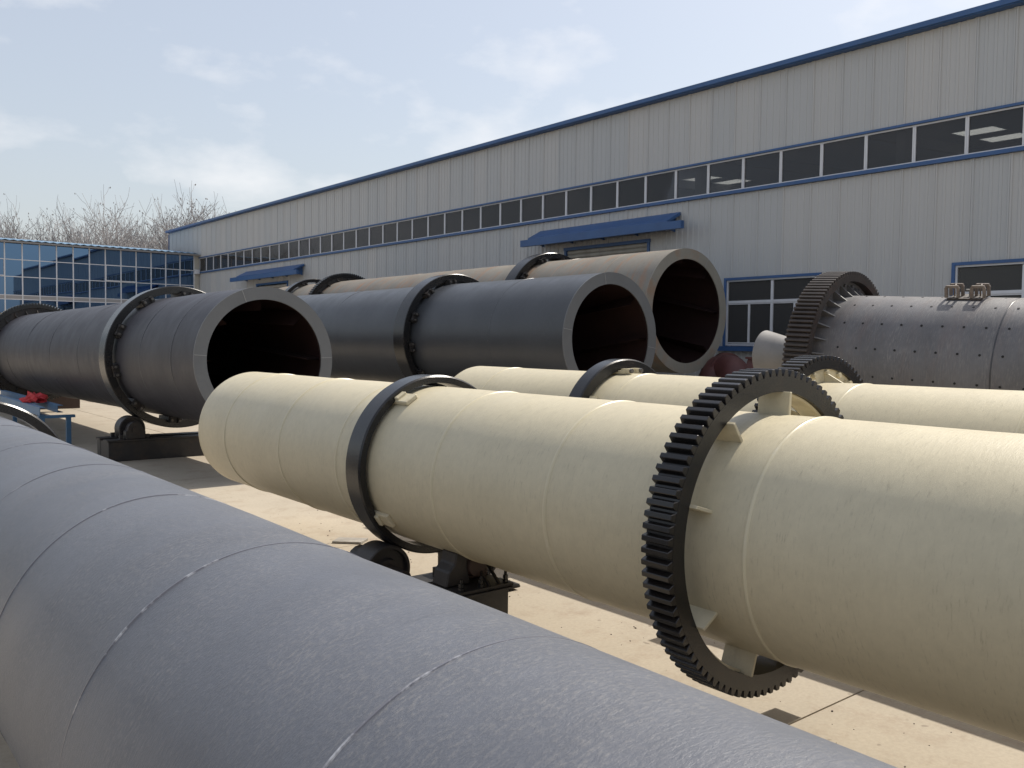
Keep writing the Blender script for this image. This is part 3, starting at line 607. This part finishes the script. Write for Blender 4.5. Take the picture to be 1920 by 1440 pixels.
# -- middle blue slate drum
BX, BZ, BR = 11.56, 2.11, 1.2
bk = thing('rotary_drum', 'middle blue slate open ended drum with one black ring, right of the left slate drum', 'rotary drum', (BX, 11.3, 0), group='large open ended grey drums')
shell(bk, 22, BR, BZ, 'slate_blue', n=192); end_plate(bk, 0, BR, BR * 0.825, BZ, 'plate_grey', (-8, 100, 172, 262)); mouth(bk, BR, BR * 0.825, BZ, 22, -0.8)
for y in (2.1, 8.6, 11, 13.5, 16): seam(bk, y, BR, BZ, 'seam_slate', 0.012, 0.003)
ring(bk, 5.0, 0.42, BR + 0.07, 1.425, BZ, n=160); lugs(bk, 5.0, BR, BR + 0.07, BZ, 12, 10, 'black_dull', -1, 0.42)
ring(bk, 17, 0.28, BR, 1.415, BZ)
support(BX, 16.3, BZ, 1.425, 0.27, 33, 'dark two roller stand under the ring of the middle blue slate drum', 'roller supports', wroll=0.3)
support(BX, 28.3, BZ, 1.415, 0.27, 33, 'dark two roller stand under the hidden far end of the middle blue slate drum', 'roller supports', wroll=0.3)

# -- rear weathered beige drum
CX, CZ, CR = 16.15, 2.80, 1.45
ck = thing('rotary_drum', 'weathered beige open ended drum with rust streaks, nearest the workshop door', 'rotary drum', (CX, 13.35, 0), group='large open ended grey drums')
shell(ck, 21.0, CR, CZ, 'beige_rust', n=192); end_plate(ck, 0, CR, CR * 0.835, CZ, 'plate_beige', (-28, 150, 268, 60)); mouth(ck, CR, CR * 0.835, CZ, 21, 0.9)
for y in (1.6, 3.5, 7.2, 9.0, 11, 13, 15): seam(ck, y, CR, CZ, 'seam_beige', 0.014, 0.004)
ring(ck, 4.8, 0.42, CR + 0.08, 1.68, CZ, n=160); lugs(ck, 4.8, CR, CR + 0.08, CZ, 12, 20, 'black_dull', -1, 0.42)
ring(ck, 18.9, 0.30, CR + 0.08, 1.66, CZ, n=160); lugs(ck, 18.9, CR, CR + 0.08, CZ, 12, 20, 'black_dull', -1, 0.3)
gear(ck, 16.3, 0.28, CR + 0.15, 1.69, 1.75, CZ, 120, 'gear_black', False); flange(ck, 16.2, CR, CR + 0.149, CZ, 'black_dull', 22, 0.2, -1, 22)
support(CX, 18.15, CZ, 1.68, 0.32, 33, 'dark two roller stand under the near ring of the rusty beige drum', 'roller supports', wroll=0.34)
support(CX, 32.25, CZ, 1.66, 0.32, 33, 'dark two roller stand under the far ring of the rusty beige drum', 'roller supports', wroll=0.34)

# -- ball mill at the right (slightly tipped, studded with bolt holes)
mdir = Vector((-0.06824691, 0.99671189, 0.04367791)); MR = 0.95
mo = Vector((12.124, 6.419, 1.791)) - mdir * 7.5
mk = thing('ball_mill', 'grey bolt studded ball mill drum with a rusty toothed gear at the right', 'ball mill', mo, (math.asin(mdir.z), 0, math.atan2(-mdir.x, mdir.y)))
ML = 8.15
sh = shell(mk, ML, MR, 0, 'mill', n=160)
G().lathe([(0, MR), (0, 0.35), (0.04, 0.35), (0.04, MR)], 96).obj('end_plate', 'mill', mk, smooth=30); G().lathe([(ML, MR), (ML + 0.05, MR), (ML + 0.35, 0.42), (ML + 0.35, 0.36), (ML, 0.36)], 96).obj('end_cover', 'mill', mk, smooth=30)
G().lathe([(ML + 0.2, 0.30), (ML + 0.75, 0.27), (ML + 1.24, 0.385), (ML + 1.24, 0.365), (ML + 0.75, 0.25), (ML + 0.2, 0.25)], 64).obj('feed_cone', 'hopper_grey', mk, smooth=30)
for y in (2.2, 5.75): seam(mk, y, MR, 0, 'seam_slate', 0.012, 0.004)
gear(mk, ML + 0.02, 0.36, 1.16, 1.26, 1.305, 0, 116, 'gear_rust', True); flange(mk, ML - 0.03, MR, 1.159, 0, 'mill', 30, 0.2, -1, 30)
hole = None
for k in range(16):
    for i in range(28):
        yy = ML - 0.42 - i * 0.262
        a = R_(10 + 22.5 * k)
        if hole is None: hole = G().lathe([(-0.002, 0.016), (0.004, 0.016), (0.004, 0.0), (-0.002, 0.0)], 8).mesh('bolt_hole', 'dark_hole')
        if k > 9: continue                       # the far underside never shows
        o = link('bolt_hole', hole, mk); o.location = (math.cos(a) * MR, yy, math.sin(a) * MR); o.rotation_euler = (0, 0, 0)
        o.rotation_euler = Matrix(radial(a) @ Matrix(((1, 0, 0), (0, 0, -1), (0, 1, 0)))).to_euler()
# manhole cover with two clamp bridges on the crown of the mill
mh = thing('manhole_clamp', 'rusty clamp bridges on a plate on top of the ball mill', 'clamp', mo, (mk.rotation_euler.to_matrix() @ RY(R_(-13))).to_euler())
ym = 6.35; za = MR
G().box((0.05, ym, za + 0.012), (0.34, 0.42, 0.02)).obj('plate', 'gear_rust', mh)
for dy in (-0.16, 0.16):
    g = G()
    for ex in (-0.07, 0.09):
        for ey in (-0.075, 0.075): g.bb(ex - 0.018, ex + 0.018, ym + dy + ey - 0.018, ym + dy + ey + 0.018, za + 0.022, za + 0.155)
        g.prism([(ym + dy - 0.095, za + 0.14), (ym + dy - 0.075, za + 0.185), (ym + dy + 0.075, za + 0.185), (ym + dy + 0.095, za + 0.14), (ym + dy + 0.06, za + 0.14), (ym + dy + 0.05, za + 0.152), (ym + dy - 0.05, za + 0.152), (ym + dy - 0.06, za + 0.14)], 'x', ex - 0.0185, ex + 0.0185)
    g.tube([(-0.088, ym + dy, za + 0.168), (0.108, ym + dy, za + 0.168)], [0.014, 0.014], 8); g.tube([(0.01, ym + dy, za + 0.03), (0.01, ym + dy, za + 0.20)], [0.012, 0.012], 8)
    g.obj('bridge', 'clamp_steel', mh)
G().tube([(0.04, ym - 0.02, za + 0.02), (0.04, ym - 0.02, za + 0.11)], [0.012] * 2, 8).box((0.04, ym - 0.02, za + 0.11), (0.03, 0.09, 0.015)).obj('handle', 'hopper_grey', mh)
for yy in (1.5, 6.2):
    c = mo + mdir * yy; b = thing('timber_saddle', 'dark saddle block hidden beneath the ball mill' + (', gear end' if yy > 3 else ', right end'), 'saddle', (c.x, c.y, 0), (0, 0, mk.rotation_euler.z), 'saddles under the mill')
    pts = [(-0.9, 0), (0.9, 0), (0.9, c.z - MR * 0.55)] + [(math.sin(R_(t)) * MR, c.z - math.cos(R_(t)) * MR) for t in (50, 35, 20, 0, -20, -35, -50)] + [(-0.9, c.z - MR * 0.55)]
    G().prism(pts, 'y', -0.15, 0.15).obj('block', 'brown_steel', b)

# ------------------------------------------------------------------ small things in the yard
# ducts, cones against the wall
for k, (x, y, rot, lab) in enumerate(((16.9, 13.15, 10, 'dark red duct elbow half hidden behind the rim of the rusty beige drum'), (16.8, 12.35, 60, 'dark red duct elbow in the middle below the workshop window'), (17.2, 11.75, 20, 'dark red duct elbow nearest the red cone'))):
    e = thing('duct_elbow', lab, 'duct', (x, y, 0), (0, 0, R_(rot)), 'red duct elbows')
    pts = [(0, 0, 0.0), (0, 0, 0.9)] + [(0.45 - 0.45 * math.cos(R_(t)), 0, 0.98 + 0.45 * math.sin(R_(t))) for t in range(0, 91, 15)] + [(0.6, 0, 1.43)]
    G().tube(pts, [0.36] * len(pts), 28).obj('pipe', 'oxide_pipe', e, smooth=40)
    G().tube([(0, 0, 0.0), (0, 0, 0.04)], [0.43, 0.43], 28).obj('flange_ring', 'oxide_pipe', e, smooth=30); G().tube([(0.6, 0, 1.43), (0.64, 0, 1.43)], [0.42, 0.42], 28).obj('flange_ring', 'oxide_pipe', e, smooth=30)
rc = thing('hopper_cone', 'dark red cone standing below the window, left of the grey flared mill inlet', 'cone', (15.0, 10.45, 0))
G().tube([(0, 0, 0), (0, 0, 1.75)], [0.75, 0.28], 36).obj('cone_shell', 'oxide_pipe', rc, smooth=40); G().tube([(0, 0, 1.751), (0, 0, 1.79)], [0.33, 0.33], 36).obj('rim', 'oxide_pipe', rc, smooth=40)
# blue trestle with a red rag
bt = thing('steel_trestle', 'blue channel steel trestle between the violet drum and the left slate drum', 'trestle', (3.56, 18.0, 0))
def chan(x0, x1, y0, y1, z0, z1, nm='rail', mat='blue_steel'):
    t = 0.012; g = G(); g.bb(x0, x0 + t, y0, y1, z0, z1); g.bb(x0 + t, x1, y0, y1, z1 - t, z1); g.bb(x0 + t, x1, y0, y1, z0, z0 + t); return g.obj(nm, mat, bt)
chan(-0.06, 0.04, 0, 6.0, 0.56, 0.71); chan(0.31, 0.41, 0.35, 6.2, 0.58, 0.72)
g = G().bb(-0.07, 0.55, 0.02, 0.14, 0.505, 0.555).bb(-0.07, 0.55, 5.2, 5.32, 0.505, 0.555); g.obj('cross_bar', 'blue_steel', bt)
for x in (-0.05, 0.40):
    for y in (0.03, 5.21): G().bb(x, x + 0.08, y, y + 0.08, 0.0, 0.504).obj('leg', 'blue_steel', bt)
# rag: a crumpled heap
random.seed(3); bm = bmesh.new(); bmesh.ops.create_icosphere(bm, subdivisions=3, radius=1.0)
for v in bm.verts:
    n_ = v.co.normalized(); k = 1 + 0.32 * math.sin(5 * n_.x + 3 * n_.y) * math.cos(6 * n_.y - 4 * n_.z) + 0.2 * math.sin(13 * n_.x + 9 * n_.z) + random.uniform(-0.06, 0.06)
    v.co = Vector((n_.x * 0.20 * k, n_.y * 0.42 * k, max(-0.035, n_.z * 0.13 * k * (1.2 if n_.y < 0.1 else 0.7))))
me = bpy.data.meshes.new('red_rag'); bm.to_mesh(me); bm.free(); me.materials.append(M['red_cloth'])
rag = link('red_rag', me); rag.location = (3.72, 19.6, 0.752); tag(rag, 'crumpled red cloth heaped on the blue trestle', 'cloth')
# loose board on the ground
bd = G().prism([(-0.16, -0.09), (0.13, -0.11), (0.17, 0.07), (-0.13, 0.10)], 'z', 0.002, 0.022).obj('loose_board', 'scrap'); bd.location = (4.28, 7.76, 0); bd.rotation_euler = (0, 0, R_(-40)); tag(bd, 'small grey board lying flat on the concrete by the cream drum', 'board')
# crumbs of debris
random.seed(11); g = G()
for i in range(110):
    x, y = random.uniform(3.7, 4.9), random.uniform(0.8, 9.5); s_ = random.choice([0.003, 0.003, 0.004, 0.005, 0.008]); g.box((x, y, s_ * 0.45), (s_ * random.uniform(0.8, 2.5), s_, s_ * 0.8), Matrix.Rotation(random.uniform(0, 3), 3, 'Z'))
db = g.obj('debris', 'brown_steel'); db['kind'] = 'stuff'; tag(db, 'small dark crumbs scattered over the concrete between the drums', 'debris')

# ------------------------------------------------------------------ bare trees behind the office
def tree_meshes(seed, h):
    rnd = random.Random(seed); T = G(); C = G()
    def branch(p, d, ln, r, lev):
        n = 4 if lev < 3 else 3; r = max(r, 0.014); pts = [p]; rad = [r]; q = p.copy(); dd = d.copy()
        for i in range(n):
            dd = (dd + Vector((rnd.uniform(-1, 1), rnd.uniform(-1, 1), rnd.uniform(-0.5, 0.8))) * (0.15 if lev else 0.05) + Vector((0, 0, 0.03 if lev else 0))).normalized(); q = q + dd * ln / n; pts.append(q.copy()); rad.append(max(0.010, r * (1 - 0.45 * (i + 1) / n)))
        (T if lev == 0 else C).tube(pts, rad, 6 if lev == 0 else (5 if lev == 1 else 3), cap=False)
        if lev >= 5:
            if rnd.random() < 0.16:
                for _ in range(2):
                    c = pts[-1] + Vector((rnd.uniform(-.12, .12), rnd.uniform(-.12, .12), rnd.uniform(-.05, .2))); s_ = rnd.uniform(0.03, 0.055)
                    C.add([c + Vector(k) * s_ for k in ((1, 0, 0), (-1, 0, 0), (0, 1, 0), (0, -1, 0), (0, 0, 1.6), (0, 0, -1.6))], [(0, 2, 4), (2, 1, 4), (1, 3, 4), (3, 0, 4), (2, 0, 5), (1, 2, 5), (3, 1, 5), (0, 3, 5)])
            return
        kids = [7, 4, 4, 3, 3][lev] + (rnd.random() < 0.4)
        for k in range(kids):
            t = 1.0 if k == 0 else (rnd.uniform(0.55, 0.97) if lev == 0 else rnd.uniform(0.25, 0.95)); i = min(n - 1, int(t * n)); f_ = t * n - i; bp = pts[i].lerp(pts[i + 1], f_) if t < 1 else pts[-1]
            az = rnd.uniform(0, 6.283); sp = R_(rnd.uniform(12, 26) if k == 0 else rnd.uniform(28, 50)); o_ = dd.orthogonal().normalized(); o_ = (Matrix.Rotation(az, 3, dd) @ o_)
            nd = (dd * math.cos(sp) + o_ * math.sin(sp)).normalized(); nd.z = max(nd.z, 0.05); nd.normalize()
            branch(bp, nd, ln * rnd.uniform(0.60, 0.80) * (1.0 if k else 1.05), rad[i] * (0.8 if k == 0 else 0.62), lev + 1)
    branch(Vector((0, 0, -0.1)), Vector((rnd.uniform(-.05, .05), rnd.uniform(-.05, .05), 1)), h * 0.30, h * 0.024, 0)
    zs_ = sorted(v[2] for v in C.v); top = zs_[int(len(zs_) * 0.985)]; kk = h / top
    T.v = [(a * kk, b * kk, c * kk) for a, b, c in T.v]; C.v = [(a * kk, b * kk, c * kk) for a, b, c in C.v]
    return T.mesh('trunk', 'bark', smooth=60), C.mesh('crown', 'bark')
TM = [tree_meshes(s, 13.5) for s in (1, 2, 3, 4, 5)]
random.seed(21)
spots = [(4.4, 84, 12.6), (7.9, 85, 12.9), (13.4, 87, 13.3), (18.2, 86, 13.9), (24.4, 86, 14.6), (30.2, 87, 15.2), (-2.0, 78, 12.3), (2.5, 80, 12.8), (6.2, 76, 12.2), (9.4, 79, 12.7), (12.2, 77, 12.6), (14.4, 82, 13.2), (16.8, 78, 13.4), (19.6, 76, 13.2), (22.8, 79, 14.0), (26.0, 77, 14.2), (28.8, 80, 14.6), (31.8, 83, 14.7), (34.6, 80, 14.4), (37.5, 84, 14.2), (11.0, 90, 13.4), (20.8, 92, 14.6), (26.5, 92, 15.0), (16.0, 93, 14.0)]
words = ['first', 'second', 'third', 'fourth', 'fifth', 'sixth', 'seventh', 'eighth', 'ninth', 'tenth', 'eleventh', 'twelfth']
near = sorted([s for s in spots if s[1] < 88]); far = sorted([s for s in spots if s[1] >= 88])
for i, (x, y, h) in enumerate(near + far):
    if (x, y, h) in near: lab = '%s bare tree from the left in the row behind the office roof' % ['first', 'second', 'third', 'fourth', 'fifth', 'sixth', 'seventh', 'eighth', 'ninth', 'tenth', 'eleventh', 'twelfth', 'thirteenth', 'fourteenth', 'fifteenth', 'sixteenth', 'seventeenth', 'eighteenth', 'nineteenth', 'twentieth'][near.index((x, y, h))]
    else: lab = '%s bare tree from the left in the back row beyond the office' % words[far.index((x, y, h))]
    t = thing('bare_tree', lab, 'tree', (x, y, 0), (0, 0, random.uniform(0, 6.28)), 'bare trees behind the office'); s_ = h / 13.5 * (0.84 if x < 26 else 0.9); t.scale = (s_ * random.uniform(0.9, 1.1), s_ * random.uniform(0.9, 1.1), s_)
    a, b = TM[i % 5]; link('trunk', a, t); link('crown', b, t)
